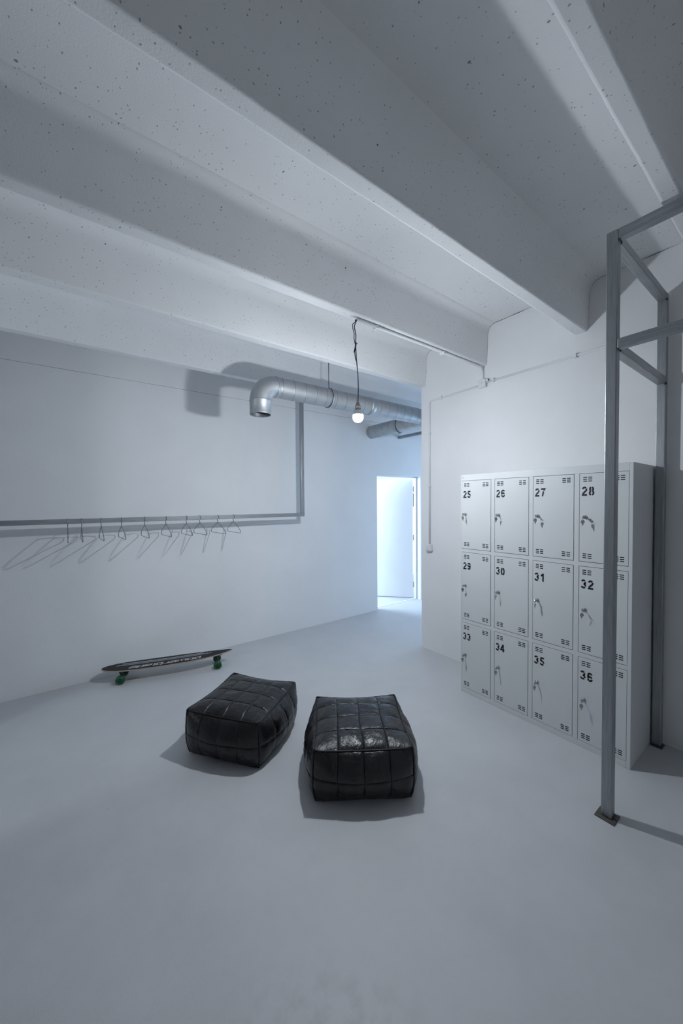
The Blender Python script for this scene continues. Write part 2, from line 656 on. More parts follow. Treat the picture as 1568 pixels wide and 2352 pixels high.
# local frame: x runs along the front to the right (world -Y), y runs into the cabinet (world +X)
LW, LD = LYL - LYR, LX1 - LX0
DOORS_S = [(0.013, 0.267), (0.301, 0.555), (0.588, 0.842), (0.876, 1.130)]
DOORS_Z = [(1.196, 1.749), (0.612, 1.163), (0.042, 0.580)]
bm = bmesh.new()
FT = 0.018
box(bm, (0.004, FT, 0.002), (LW - 0.004, LD, LH - 0.002))                 # inner body
box(bm, (0, 0.0, 0), (0.012, LD, LH), 0, 0.0015)                         # side sheets
box(bm, (LW - 0.019, 0.0, 0), (LW, LD, LH), 0, 0.0015)
box(bm, (0.012, 0.0, LH - 0.049), (LW - 0.019, LD, LH), 0, 0.0015)       # top
box(bm, (0.012, 0.0, 0), (LW - 0.019, LD, 0.040), 0, 0.0015)             # plinth
for k in range(3):
    box(bm, (DOORS_S[k][1] + 0.003, 0.0, 0.040), (DOORS_S[k + 1][0] - 0.003, FT + 0.01, LH - 0.049))
for k in range(4):
    for r in range(2):
        box(bm, (DOORS_S[k][0] - 0.003, 0.0, DOORS_Z[r + 1][1] + 0.003), (DOORS_S[k][1] + 0.003, FT + 0.01, DOORS_Z[r][0] - 0.003))
obj('carcass', bm, 'locker', lk)
# dark plate painting the shade in the gaps round the doors
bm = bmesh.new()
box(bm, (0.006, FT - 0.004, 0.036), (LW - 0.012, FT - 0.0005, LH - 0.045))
obj('gap_shade_plate', bm, 'opening_shade', lk)
obj('sticker', BX((0.014, -0.0006, LH - 0.028), (0.032, 0.0, LH - 0.021)), 'sticker', lk)


def ribbon(bm, pts, w, mtx, z=0.0, closed=False, mi=0):
    """flat stroke of width w along a 2-D polyline, mitred"""
    n = len(pts)
    P = [Vector((a, b)) for a, b in pts]
    L, R = [], []
    for i in range(n):
        d0 = (P[i] - P[i - 1]).normalized() if (i > 0 or closed) else None
        d1_ = (P[(i + 1) % n] - P[i]).normalized() if (i < n - 1 or closed) else None
        if d0 is None:
            d0 = d1_
        if d1_ is None:
            d1_ = d0
        t = (d0 + d1_)
        if t.length < 1e-4:
            t = d0.copy()
        t.normalize()
        nn = Vector((-t.y, t.x))
        k = 1 / max(0.5, nn.dot(Vector((-d0.y, d0.x))))
        L.append(bm.verts.new(mtx(P[i] + nn * w / 2 * k, z)))
        R.append(bm.verts.new(mtx(P[i] - nn * w / 2 * k, z)))
    for i in range(n if closed else n - 1):
        j = (i + 1) % n
        f = bm.faces.new((L[i], L[j], R[j], R[i]))
        f.material_index = mi


def arc(cx, cy, rx, ry, a0, a1, n=10):
    return [(cx + rx * math.cos(math.radians(a0 + (a1 - a0) * i / n)), cy + ry * math.sin(math.radians(a0 + (a1 - a0) * i / n))) for i in range(n + 1)]


# stencil numerals in a box 0.62 wide, 1 high; small breaks are the stencil bridges
DIG = {
    '2': [arc(0.31, 0.70, 0.215, 0.215, 168, 40, 8), arc(0.31, 0.70, 0.215, 0.215, 22, -42, 5) + [(0.10, 0.20)], [(0.0, 0.085), (0.60, 0.085)]],
    '3': [arc(0.29, 0.715, 0.20, 0.20, 165, 35, 8), arc(0.29, 0.715, 0.20, 0.205, 15, -88, 7), arc(0.28, 0.30, 0.225, 0.215, 88, -20, 8), arc(0.28, 0.30, 0.225, 0.215, -40, -168, 8)],
    '4': [[(0.42, 0.0), (0.42, 0.22)], [(0.42, 0.28), (0.42, 0.93), (0.36, 0.93), (0.05, 0.30), (0.62, 0.26)]],
    '5': [[(0.57, 0.915), (0.17, 0.915), (0.125, 0.50)], arc(0.29, 0.32, 0.225, 0.235, 132, -10, 9), arc(0.29, 0.32, 0.225, 0.235, -30, -165, 8)],
    '6': [arc(0.32, 0.68, 0.21, 0.235, 20, 150, 8) + [(0.10, 0.48)], arc(0.32, 0.315, 0.22, 0.23, 172, 20, 9), arc(0.32, 0.315, 0.22, 0.23, -2, -172, 10)],
    '7': [[(0.03, 0.915), (0.52, 0.915), (0.40, 0.70)], [(0.365, 0.63), (0.22, 0.0)]],
    '8': [arc(0.31, 0.735, 0.185, 0.185, 75, -75, 8), arc(0.31, 0.735, 0.185, 0.185, 105, 255, 8), arc(0.31, 0.295, 0.22, 0.215, 70, -75, 8), arc(0.31, 0.295, 0.22, 0.215, 110, 255, 8)],
    '9': [arc(0.31, 0.685, 0.22, 0.23, 8, 160, 9), arc(0.31, 0.685, 0.22, 0.23, 178, 352, 10), arc(0.30, 0.32, 0.21, 0.235, -160, -30, 8) + [(0.53, 0.62)]],
    '0': [arc(0.31, 0.5, 0.215, 0.42, 80, -80, 12), arc(0.31, 0.5, 0.215, 0.42, 100, 260, 12)],
    '1': [[(0.08, 0.68), (0.34, 0.90)], [(0.37, 1.0), (0.37, 0.0)]],
}
num = 25
for r in range(3):
    for c in range(4):
        s0, s1 = DOORS_S[c]
        z0, z1 = DOORS_Z[r]
        txt = str(num)
        dr = obj('locker_door', BX((s0, -0.001, z0), (s1, 0.013, z1), 0.0012), 'locker', lk)
        dr['label'] = 'locker door stencilled with the number ' + txt
        # ventilation slots, shade painted as dark boxes: two columns of three in every corner
        for gx in (s0 + 0.019, s1 - 0.019 - 0.049):
            for gz in (z1 - 0.020, z0 + 0.020 + 0.031):
                bm = bmesh.new()
                for cx in (0, 0.028):
                    for kz in range(3):
                        zz = gz - 0.012 * kz
                        box(bm, (gx + cx, -0.0016, zz - 0.0058), (gx + cx + 0.021, 0.0002, zz))
                obj('vent_shade', bm, 'opening_shade', dr)
        bm = bmesh.new()
        Hn, px = 0.056, s0 + 0.012
        for ch in txt:
            mtx = lambda p, z, px=px: Vector((px + p.x * Hn * 0.86, -0.0016, z1 - 0.082 - Hn + p.y * Hn))
            for st in DIG[ch]:
                ribbon(bm, st, 0.205, mtx)
            px += 0.62 * Hn * 0.86 + 0.0085
        obj('number', bm, 'ink', dr)
        # cam lock
        lx, lz = s0 + 0.032, (z0 + z1) / 2 + 0.004
        obj('lock', LT([(0, 0), (0.0115, 0), (0.0115, 0.004), (0.0085, 0.007), (0.0085, 0.009), (0, 0.009)], 16, T(lx, -0.001, lz) @ RX(PI / 2)), 'nickel', dr)
        # key in the lock with ring and spare key
        tilt = random.uniform(-0.5, 0.35)
        kt = thing('locker_key', 'metal keys hanging from locker %s, %s row, %s' % (txt, ('top', 'middle', 'bottom')[r], ('leftmost', 'second column from the left', 'third column from the left', 'behind the steel post')[c]), 'key', (LX0, LYL - lx, lz), -PI / 2, 'keys left in the locker doors')

        def keybm(L):
            k = bmesh.new()
            box(k, (-0.0035, 0.0, -0.001), (0.0035, 0.012, 0.001))
            vs_ = lathe(k, [(0, -0.0012), (0.0125, -0.0012), (0.0125, 0.0012), (0, 0.0012)], 14, T(0, 0.023, 0) @ Matrix.Diagonal((0.86, 1.05, 1, 1)), smooth=False)
            bmesh.ops.transform(k, matrix=L, verts=k.verts[:])
            return k
        KM = T(0, -0.009, 0) @ RY(PI / 2 + tilt) @ RX(PI)
        obj('key', keybm(KM), 'key', kt)
        ringc = Vector((0, -0.041, -0.008))
        rg = [ringc + Vector((math.sin(tilt) * 0.010 * math.cos(a), 0.010 * math.cos(a), 0.010 * math.sin(a))) for a in [2 * PI * i / 16 for i in range(17)]]
        obj('key_ring', TB(rg, 0.0009, 6), 'key', kt)
        sw = random.uniform(-0.25, 0.25)
        obj('spare_key', keybm(T(0, -0.040, -0.016) @ RZ(random.uniform(0.2, 1.6)) @ RX(sw) @ RX(-PI / 2) @ T(0, 0.032, 0) @ RZ(PI) @ T(0, -0.003, 0)), 'key', kt)
        num += 1

# ------------------------------------------------------------------ steel tube frame in front of the lockers
PXF, PXB, PY, TS = 2.127, 3.006, 0.636, 0.023
FTOP, FLOW = 2.868, 2.352
st = thing('steel_tube_frame', 'raw steel square tube frame standing beside the lockers on floor plates', 'frame', (PXF, PY, 0))
PYN = -1.15


def loc_box(a, b, bevel=0.004):
    return BX(tuple(a[i] - (PXF, PY, 0)[i] for i in range(3)), tuple(b[i] - (PXF, PY, 0)[i] for i in range(3)), bevel)


for px in (PXF, PXB):
    for py in (PY, PYN):
        obj('post', loc_box((px - TS, py - TS, 0.006), (px + TS, py + TS, FTOP)), 'raw_steel', st)
        pb = 0.042 if px == PXF else 0.034
        obj('foot_plate', loc_box((px - pb - 0.008, py - pb, 0), (px + pb - 0.008 if px == PXF else px + 0.026, py + (pb if px == PXF else 0.026), 0.006), 0.001), 'plate', st)
    for z in ((FTOP, FLOW) if px == PXF else ()):
        obj('rail', loc_box((px - TS + 0.001, PYN + TS, z - 2 * TS), (px + TS - 0.001, PY - TS, z - 0.001)), 'raw_steel_y', st)
for py in (PY, PYN):
    for z in (FTOP, FLOW):
        obj('rail', loc_box((PXF + TS, py - TS + 0.001, z - 2 * TS), (PXB - TS, py + TS - 0.001, z - 0.001)), 'raw_steel_x', st)
# weld beads round the feet
o_ = Vector((PXF, PY, 0))
for px in (PXF, PXB):
    bm = bmesh.new()
    for sx, sy in ((1, 1), (1, -1), (-1, 1), (-1, -1)):
        for k in range(7):
            for ax in (0, 1):
                t_ = random.uniform(-1, 1)
                c = Vector((px + (t_ * TS if ax else sx * TS), PY + (sy * TS if ax else t_ * TS), 0.0075)) - o_
                lathe(bm, [(0, -0.004), (0.004, 0), (0, 0.004)], 6, T(*c))
    obj('foot_weld', bm, 'weld', st)
for px, z in ((PXF, FTOP), (PXF, FLOW), (PXB, FTOP), (PXB, FLOW)):
    bm = bmesh.new()
    s = 1 if px == PXF else -1
    for k in range(5):
        c = Vector((px + s * (TS + 0.002), PY - TS + random.uniform(-0.003, 0.006), z - 2 * TS + random.uniform(-0.006, 0.008))) - o_
        lathe(bm, [(0, -0.006), (0.006, 0), (0, 0.006)], 7, T(*c))
    obj('weld', bm, 'weld', st)

# ------------------------------------------------------------------ hanging rail on the left wall
RY_, RZ_, RS = 3.70, 1.443, 0.020
RXE = 2.19
hr = thing('clothes_rail', 'raw steel clothes rail hanging from the ceiling before the left wall', 'rail', (RXE, RY_, ZC))
obj('bar', BX((-3.6 - RS, -RS, RZ_ - RS - ZC), (RS, RS, RZ_ + RS - ZC), 0.003), 'raw_steel_x', hr)
obj('upright', BX((-RS, -RS, RZ_ + RS - ZC), (RS, RS, 0), 0.003), 'raw_steel', hr)
obj('upright', BX((-3.6 - RS, -RS, RZ_ + RS - ZC), (-3.6 + RS, RS, 0), 0.003), 'raw_steel', hr)

# wire hangers, each square to the rail
def hanger_meshes(w, lean):
    r = 0.0029
    # the hook runs round the bar, its inner top resting on it
    hook = [Vector((0, 0.0265 * math.cos(a), -0.0235 + 0.0265 * math.sin(a))) for a in [math.radians(200 - 225 * i / 15) for i in range(16)]]
    hook += [Vector((0, 0.016, -0.048)), Vector((0, 0.004, -0.060)), Vector((0, 0.0, -0.072))]
    b1 = TB(hook, r, 6)
    e = w
    pts = [(0, 0, -0.072), (0, -e * 0.5, -0.108), (0, -e * 0.93, -0.146), (0, -e, -0.157), (0, -e * 1.0, -0.174), (0, -e * 0.96, -0.180),
           (0, e * 0.96, -0.180), (0, e, -0.172), (0, e, -0.154), (0, e * 0.93, -0.144), (0, e * 0.5, -0.106), (0, 0, -0.072)]
    b2 = TB(pts, r, 6)
    return b1, b2


HX = [-0.018, 0.074, 0.210, 0.359, 0.539, 0.716, 0.897, 1.023, 1.199, 1.361]
ORD = ['first', 'second', 'third', 'fourth', 'fifth', 'fifth', 'fourth', 'third', 'second', 'first']
b1, b2 = hanger_meshes(0.190, 0)
hk = obj('hook', b1, 'chrome')
sh = obj('shoulder_wire', b2, 'chrome')
for i, x in enumerate(HX):
    side = 'left edge of the photo' if i < 5 else 'corner of the rail'
    if i == 0:
        lab = 'thin wire hanger seen edge-on, the leftmost one on the steel rail'
    elif i == 9:
        lab = 'thin wire hanger on the steel rail, nearest to the rail\'s corner'
    elif i < 5:
        lab = 'thin wire hanger on the steel rail, %s from the left' % ORD[i]
    else:
        lab = 'thin wire hanger on the steel rail, %s from the right' % ORD[i]
    rz = [0.0, 0.01, 0.03, 0.04, 0.02, 0.03, 0.02, 0.05, 0.04, -0.01][i]
    h = thing('wire_hanger', lab, 'hanger', (x, RY_, RZ_ + RS), rz, 'wire hangers on the clothes rail')
    for src in (hk, sh):
        c = src if i == 0 else src.copy()
        if i:
            COL.objects.link(c)
        c.parent = h

# ------------------------------------------------------------------ ventilation ducts
DR, DY, DZ = 0.09, 2.967, 2.615
du = thing('ventilation_duct', 'galvanised spiral duct with downturned open elbow and branch into the left wall', 'duct', (1.345, DY, DZ))
# elbow: sweep from the downward outlet to the horizontal run
ER = 0.145
ctr = Vector((ER, 0, -ER))
path = [ctr + Vector((-ER * math.cos(a), 0, ER * math.sin(a))) for a in [math.radians(90 * i / 10) for i in range(11)]]
bm = bmesh.new()
tube(bm, path, DR, 32, False)
obj('elbow', bm, 'galv', du)
col_ = LT([(DR - 0.004, -0.262), (DR + 0.003, -0.266), (DR + 0.004, -0.258), (DR + 0.0015, -0.25), (DR + 0.0015, -0.155), (DR + 0.005, -0.151), (DR + 0.005, -0.143), (DR, -0.139)], 32)
o = obj('outlet_collar', col_, 'galv', du)
obj('outlet_shade_plug', LT([(DR - 0.003, -0.262), (DR - 0.003, -0.160), (0, -0.150)], 32), 'seam', du)  # dark plug stands for the shade inside the open outlet


def run(length, pitch, bands):
    """straight spiral pipe along +X with raised lock seams"""
    bm = bmesh.new()
    prof = [(DR, 0)]
    x = pitch * 0.45
    while x < length - 0.02:
        prof += [(DR, x - 0.008), (DR, x - 0.005), (DR + 0.0012, x - 0.0018), (DR + 0.0012, x + 0.0018), (DR, x + 0.005), (DR, x + 0.008)]
        x += pitch
    prof.append((DR, length))
    vs_ = lathe(bm, prof, 32, RY(PI / 2))
    # helical lead of the seam
    for v in bm.verts:
        ang = math.atan2(v.co.y, v.co.z)
        v.co.x += 0.02 * math.sin(ang)
    for f in bm.faces:
        if all(abs(math.hypot(v.co.y, v.co.z) - DR - 0.0012) < 2e-4 for v in f.verts):
            f.material_index = 1
    return bm


p1 = obj('pipe', run(4.85, 0.118, ()), ['galv', 'seam'], du)
p1.location = (ER, 0, 0)
for x, w in ((ER + 0.002, 0.010), (1.26, 0.030)):
    obj('coupling', LT([(DR + 0.0005, -w), (DR + 0.0035, -w), (DR + 0.0035, w), (DR + 0.0005, w)], 32, T(x, 0, 0) @ RY(PI / 2)), 'galv', du)


def clamp(parent, mtx):
    bm = LT([(DR + 0.001, -0.013), (DR + 0.005, -0.013), (DR + 0.005, 0.013), (DR + 0.001, 0.013)], 32, mtx)
    obj('clamp_rubber', bm, 'rubber', parent)
    bm = LT([(DR + 0.005, -0.008), (DR + 0.008, -0.008), (DR + 0.008, 0.008), (DR + 0.005, 0.008)], 32, mtx)
    for s in (-1, 1):
        box(bm, (-0.012, -0.010, -0.010), (0.012, 0.010, 0.010), 0, 0, mtx @ T(0, s * (DR + 0.010), 0))
    obj('clamp', bm, 'galv', parent)


clamp(du, T(2.072 - 1.345, 0, 0) @ RY(PI / 2))
obj('hanging_rod', TB([(2.072 - 1.345, 0, DR + 0.006), (2.072 - 1.345, 0, ZC - DZ)], 0.0045, 8), 'seam', du)
obj('rod_nut', LT([(0.008, 0), (0.008, 0.028), (0, 0.028)], 6, T(2.072 - 1.345, 0, DR + 0.004)), 'galv', du)
clamp(du, T(4.1 - 1.345, 0, 0) @ RY(PI / 2))
obj('hanging_rod', TB([(4.1 - 1.345, 0, DR + 0.006), (4.1 - 1.345, 0, ZC - DZ)], 0.0045, 8), 'seam', du)

BX_, BZ_ = 3.475, 2.585
b = obj('branch_pipe', run(1.36, 0.135, ()), ['galv', 'seam'], du)
b.location = (BX_ - 1.345, YL - DY, BZ_ - DZ)
b.rotation_euler = (0, 0, -PI / 2)
clamp(du, T(BX_ - 1.345, YL - 0.56 - DY, BZ_ - DZ) @ RX(PI / 2))

tag(obj('steel_bar', BX((4.02, 3.10, 2.548), (4.06, YL, 2.588), 0.002), 'raw_steel_y'), 'dark steel bar fixed to the wall above the open door', 'bar')

# ------------------------------------------------------------------ conduit, junction box, switch
CR = 0.010
cz = ZB - 0.012
JB = Vector((XW, 1.900, 2.655))
XCN = XW - CR - 0.001


def conduit(label, pts, rad, clips, base):
    t = thing('cable_conduit', label, 'conduit', tuple(base))
    base = Vector(base)
    obj('pipe', TB([Vector(p) - base for p in pts], rad, 12), 'pvc', t)
    for lo, hi in clips:
        obj('clip', BX(tuple(Vector(lo) - base), tuple(Vector(hi) - base), 0.002), 'pvc', t)
    return t


bend = [(XCN - 0.07 + 0.07 * math.sin(math.radians(a)), 1.900, cz - 0.07 + 0.07 * math.cos(math.radians(a))) for a in range(0, 91, 15)]
conduit('white painted conduit under the ceiling rib, ending at the bulb cable', [(1.562, 1.900, cz), *bend, (XCN, 1.900, 2.694)], CR,
        [((x - 0.009, 1.900 - 0.014, cz - 0.014), (x + 0.009, 1.900 + 0.030, ZB)) for x in (1.740, 2.475)], (1.562, 1.900, ZB))
bz = 2.636
bend2 = [(XCN, 2.515 - 0.035 + 0.035 * math.sin(math.radians(a)), bz - 0.035 + 0.035 * math.cos(math.radians(a))) for a in range(0, 91, 15)]
conduit('white painted conduit bending down the wall edge to the light switch', [(XCN, 1.939, bz + 0.012), *bend2, (XCN, 2.515, 1.135)], CR * 0.85,
        [((XW - 0.026, 2.36 - 0.009, bz - 0.012), (XW - 0.0002, 2.36 + 0.009, bz + 0.018))] + [((XW - 0.026, 2.501, z - 0.009), (XW - 0.0002, 2.529, z + 0.009)) for z in (2.30, 1.752)], (XW, 2.515, 1.135))
conduit('white painted conduit running along the wall above the lockers', [(XCN, 1.861, 2.66), (XCN, -1.3, 2.668)], CR * 0.85,
        [((XW - 0.026, y - 0.009, z - 0.015), (XW - 0.0002, y + 0.009, z + 0.015)) for y, z in ((1.795, 2.66), (1.14, 2.661), (0.30, 2.664))], (XW, 1.86, 2.66))
cc = thing('junction_box', 'small white painted junction box where three conduits meet on the wall', 'junction box', tuple(JB))
obj('housing', BX((-0.034, -0.038, -0.038), (0, 0.038, 0.038), 0.006), 'pvc', cc)
obj('screw', LT([(0.003, 0), (0.003, 0.002), (0, 0.002)], 8, T(-0.0345, 0.0, 0.005) @ RY(-PI / 2)), 'gap', cc)
obj('cable_gland', LT([(0.011, 0), (0.014, 0.004), (0.014, 0.018), (0.010, 0.022)], 12, T(-0.017, -0.038, 0.02) @ RX(PI / 2)), 'pvc', cc)

sw_ = thing('light_switch', 'small white surface light switch at the foot of the wall conduit', 'switch', (XW, 2.513, 1.098))
obj('housing', BX((-0.040, -0.036, -0.036), (0, 0.036, 0.036), 0.006), 'plastic', sw_)
obj('rocker', BX((-0.046, -0.024, -0.022), (-0.040, 0.024, 0.026), 0.002), 'plastic', sw_)

# ------------------------------------------------------------------ pendant bulb
pl = thing('pendant_bulb', 'bare lit light bulb hanging on a black cable from the ceiling rib', 'lamp', tuple(BULB))
SX, SZ = 1.551 - BULB.x, ZB - 0.018 - BULB.z
cab = [(SX, 0, SZ), (SX - 0.004, 0, SZ - 0.02), (SX - 0.010, 0.004, SZ - 0.05), (SX + 0.002, 0.002, SZ - 0.10), (SX - 0.003, 0, SZ - 0.16), (SX + 0.002, 0, SZ - 0.25), (0.001, 0, SZ - 0.36), (0.004, 0, SZ - 0.45), (0, 0, 0.10)]
obj('cable', TB(cab, 0.0032, 8), 'cable', pl)
cab2 = [(SX - 0.004, 0, SZ - 0.015), (SX - 0.024, 0.006, SZ - 0.035), (SX - 0.020, 0.008, SZ - 0.06), (SX - 0.008, 0.008, SZ - 0.09), (SX - 0.012, 0.006, SZ - 0.125), (SX - 0.002, 0.004, SZ - 0.165),
        (SX - 0.007, 0.006, SZ - 0.20), (SX - 0.004, 0.006, SZ - 0.24), (SX + 0.002, 0.003, SZ - 0.27)]
obj('cable_loop', TB(cab2, 0.0028, 8), 'cable', pl)
bm = bmesh.new()
lathe(bm, [(0, -0.010), (0.006, -0.006), (0.0065, 0.006), (0, 0.012)], 10, T(SX, 0, SZ - 0.008))
obj('tape_top', bm, 'tape', pl)
bm = bmesh.new()
tube(bm, [(SX - 0.010, 0, SZ - 0.148), (SX - 0.002, 0, SZ - 0.160), (SX + 0.011, -0.002, SZ - 0.152)], [0.003, 0.006, 0.002], 8)
tube(bm, [(SX - 0.002, 0, SZ - 0.158), (SX, 0, SZ - 0.174)], [0.006, 0.003], 8)
tube(bm, [(SX - 0.004, 0.002, SZ - 0.180), (SX - 0.007, 0.003, SZ - 0.200), (SX - 0.014, 0.004, SZ - 0.216)], [0.003, 0.006, 0.003], 8)
obj('tape_knot', bm, 'tape', pl)
obj('socket', LT([(0, 0.104), (0.006, 0.104), (0.010, 0.096), (0.012, 0.086), (0.019, 0.078), (0.0205, 0.074), (0.0205, 0.062), (0.0195, 0.060), (0.0195, 0.040), (0.016, 0.036), (0, 0.036)], 24), 'socket', pl)
g = [(0, -0.036)]
for i in range(1, 15):
    a = -PI / 2 + (PI * 0.63) * i / 14
    g.append((0.036 * math.cos(a), 0.036 * math.sin(a)))
# LED bulb: glowing lower dome, opaque white upper housing
obj('bulb_dome', LT(g, 32), 'bulb', pl)
r1_, z1_ = g[-1]
obj('bulb_housing', LT([(r1_, z1_), (r1_ - 0.003, z1_ + 0.005), (0.027, 0.032), (0.021, 0.044), (0.0165, 0.052)], 32), 'plastic', pl)

# ------------------------------------------------------------------ leather poufs
def pouf_point(p, A, Hh):
    px, py, pz = p
    sx = 1 + 0.215 * (1 - pz * pz) * (1 - 0.88 * py * py) - 0.045 * (1 - py * py) * pz * pz * (1 if pz > 0 else 0.5)
    sy = 1 + 0.215 * (1 - pz * pz) * (1 - 0.88 * px * px) - 0.045 * (1 - px * px) * pz * pz * (1 if pz > 0 else 0.5)
    tuck = 1 - (0.035 * max(0.0, -pz) ** 3) - 0.035 * (px * px * py * py) ** 5
    sx *= tuck
    sy *= tuck
    x = A * px * sx
    y = A * py * sy
    dome = 0.17 * (1 - px ** 4) * (1 - py ** 4)
    sag = 0.10 * ((1 - px * px) * py ** 6 + (1 - py * py) * px ** 6)
    if pz >= 0:
        z = Hh / 2 + Hh / 2 * pz * (1 + (dome - sag) * pz * pz)
    else:
        z = Hh / 2 + Hh / 2 * pz * (1 - 0.02 * (abs(px) ** 4 + abs(py) ** 4))
    return Vector((x, y, max(z, 0.003)))


def make_pouf(label, loc, rz, seed, A=0.268, Hh=0.280):
    t = thing('leather_pouf', label, 'pouf', loc, rz)
    N = 13
    faces = [('top', 4, 4), ('xp', 4, 2), ('xn', 4, 2), ('yp', 4, 2), ('yn', 4, 2)]

    def cube(face, u, v):
        if face == 'top':
            return (u, v, 1.0)
        if face == 'xp':
            return (1.0, u, v)
        if face == 'xn':
            return (-1.0, -u, v)
        if face == 'yp':
            return (-u, 1.0, v)
        return (u, -1.0, v)

    def surf(face, u, v):
        return pouf_point(cube(face, u, v), A, Hh)

    for face, nu, nv in faces:
        for iu in range(nu):
            for iv in range(nv):
                bm = bmesh.new()
                grid = []
                u0, u1 = -1 + 2 * iu / nu, -1 + 2 * (iu + 1) / nu
                v0, v1 = -1 + 2 * iv / nv, -1 + 2 * (iv + 1) / nv
                sd = random.random() * 50 + seed
                for i in range(N + 1):
                    row = []
                    for j in range(N + 1):
                        # denser towards the seam
                        s = 0.5 - 0.5 * math.cos(PI * i / N)
                        q = 0.5 - 0.5 * math.cos(PI * j / N)
                        # seams wander a little
                        u = u0 + (u1 - u0) * s
                        v = v0 + (v1 - v0) * q
                        uu = max(-1, min(1, u + 0.030 * noise.noise(Vector((u * 1.7 + seed, v * 1.7, len(face)))) * (1 - u * u)))
                        vv = max(-1, min(1, v + 0.030 * noise.noise(Vector((u * 1.7, v * 1.7 + seed, 7 + len(face)))) * (1 - v * v)))
                        e = 1e-3
                        ua, ub = max(-1, uu - e), min(1, uu + e)
                        va, vb = max(-1, vv - e), min(1, vv + e)
                        p = surf(face, uu, vv)
                        nrm = (surf(face, ub, vv) - surf(face, ua, vv)).cross(surf(face, uu, vb) - surf(face, uu, va)).normalized()
                        es, eq = 1 - abs(2 * s - 1) ** 11, 1 - abs(2 * q - 1) ** 11
                        ws, wq = 1 - abs(2 * s - 1) ** 2.2, 1 - abs(2 * q - 1) ** 2.2
                        puff = 0.0040 * ws * wq + 0.0022 * es * eq - 0.0022 * (1 - min(1, 6 * es * eq))
                        wr_ = noise.noise(Vector((p.x * 14 + sd, p.y * 14, p.z * 14))) * 0.0035 + noise.noise(Vector((p.x * 36, p.y * 36 + sd, p.z * 36))) * 0.0016
                        # puckers running square to the seam
                        dirn = 3.0 * noise.noise(Vector((sd, iu * 3.1, iv * 2.3)))
                        pk = 0.0034 * math.sin((s * 15 + q * dirn * 2 + sd) if ws > wq else (q * 15 + s * dirn * 2 + sd)) * (1 - 0.75 * ws * wq) * es * eq * (0.5 + 0.5 * noise.noise(Vector((s * 3 + sd, q * 3, 2))))
                        d = nrm * (puff + (wr_ * es * eq) + pk)
                        if p.z < 0.02:
                            d.z = max(d.z, 0.0)
                        row.append(bm.verts.new(p + d))
                    grid.append(row)
                for i in range(N):
                    for j in range(N):
                        f = bm.faces.new((grid[i][j], grid[i + 1][j], grid[i + 1][j + 1], grid[i][j + 1]))
                        f.smooth = True
                me_o = obj('panel', bm, 'leather', t)
    # welted edges
    def edge(fn):
        return [pouf_point(fn(-1 + 2 * i / 16), A, Hh) * 1.0 for i in range(17)]
    for a in (-1, 1):
        for b_ in (-1, 1):
            pts = [pouf_point((a, b_, -1 + 2 * i / 12), A * 1.008, Hh) for i in range(13)]
            obj('piping', TB(pts, 0.0042, 8), 'piping', t)
        obj('piping', TB([p + Vector((0, 0, 0.002)) for p in edge(lambda s, a=a: (a, s, 1.0))], 0.0042, 8), 'piping', t)
        obj('piping', TB([p + Vector((0, 0, 0.002)) for p in edge(lambda s, a=a: (s, a, 1.0))], 0.0042, 8), 'piping', t)
    bm = bmesh.new()
    ring = []
    for k in range(4):
        for i in range(12):
            s = -1 + 2 * i / 12
            c = ((s, -1, -1), (1, s, -1), (-s, 1, -1), (-1, -s, -1))[k]
            p = pouf_point(c, A * 0.99, Hh)
            ring.append(bm.verts.new((p.x, p.y, 0.0)))
    r2 = [bm.verts.new((v.co.x, v.co.y, 0.012)) for v in ring]
    bm.faces.new(ring)
    for i in range(len(ring)):
        j = (i + 1) % len(ring)
        bm.faces.new((ring[i], ring[j], r2[j], r2[i]))
    obj('base', bm, 'piping', t)
    return t


make_pouf('dull black quilted leather pouf nearer the skateboard', (0.922, 2.345, 0), math.radians(-54), 3.0, 0.262)
make_pouf('shiny black quilted leather pouf nearer the lockers', (1.360, 1.660, 0), math.radians(-34.5), 11.0, 0.270)

# ------------------------------------------------------------------ longboard by the wall
SB_L, SB_W, SB_Z = 1.11, 0.205, 0.106
sb = thing('longboard', 'black pintail longboard skateboard with green wheels by the left wall', 'skateboard', (0.725, 3.665, 0), math.radians(-16.0))


def deck_w(s):
    """half width at s in [-1, 1]"""
    a = abs(s)
    k = 1 - a ** (4.2 if s < 0 else 2.3)
    taper = 1.0 - 0.10 * s if s > 0 else 1.0
    return SB_W / 2 * max(0.0, k) ** (0.55 if s < 0 else 0.72) * taper


def deck_z(s):
    return SB_Z + 0.010 * abs(s) ** 2.2 + (0.010 * s ** 3 if s > 0 else 0)


def deck_mesh(z0, z1, shrink, ns=60, nt_=8):
    bm = bmesh.new()
    top, bot = [], []
    for i in range(ns + 1):
        s = math.sin(-PI / 2 + PI * i / ns)
        w = max(0.0006, deck_w(s) - shrink)
        x = s * (SB_L / 2 - shrink)
        tr_, br_ = [], []
        for j in range(nt_ + 1):
            t_ = -1 + 2 * j / nt_
            tr_.append(bm.verts.new((x, w * t_, deck_z(s) + z1)))
            br_.append(bm.verts.new((x, w * t_, deck_z(s) + z0)))
        top.append(tr_)
        bot.append(br_)
    for i in range(ns):
        for j in range(nt_):
            bm.faces.new((top[i][j], top[i + 1][j], top[i + 1][j + 1], top[i][j + 1])).smooth = True
            bm.faces.new((bot[i][j + 1], bot[i + 1][j + 1], bot[i + 1][j], bot[i][j])).smooth = True
        bm.faces.new((top[i][0], bot[i][0], bot[i + 1][0], top[i + 1][0]))
        bm.faces.new((top[i + 1][-1], bot[i + 1][-1], bot[i][-1], top[i][-1]))
    bm.faces.new([v for v in top[0]] + [v for v in reversed(bot[0])])
    bm.faces.new([v for v in top[-1]] + [v for v in reversed(bot[-1])])
    return bm


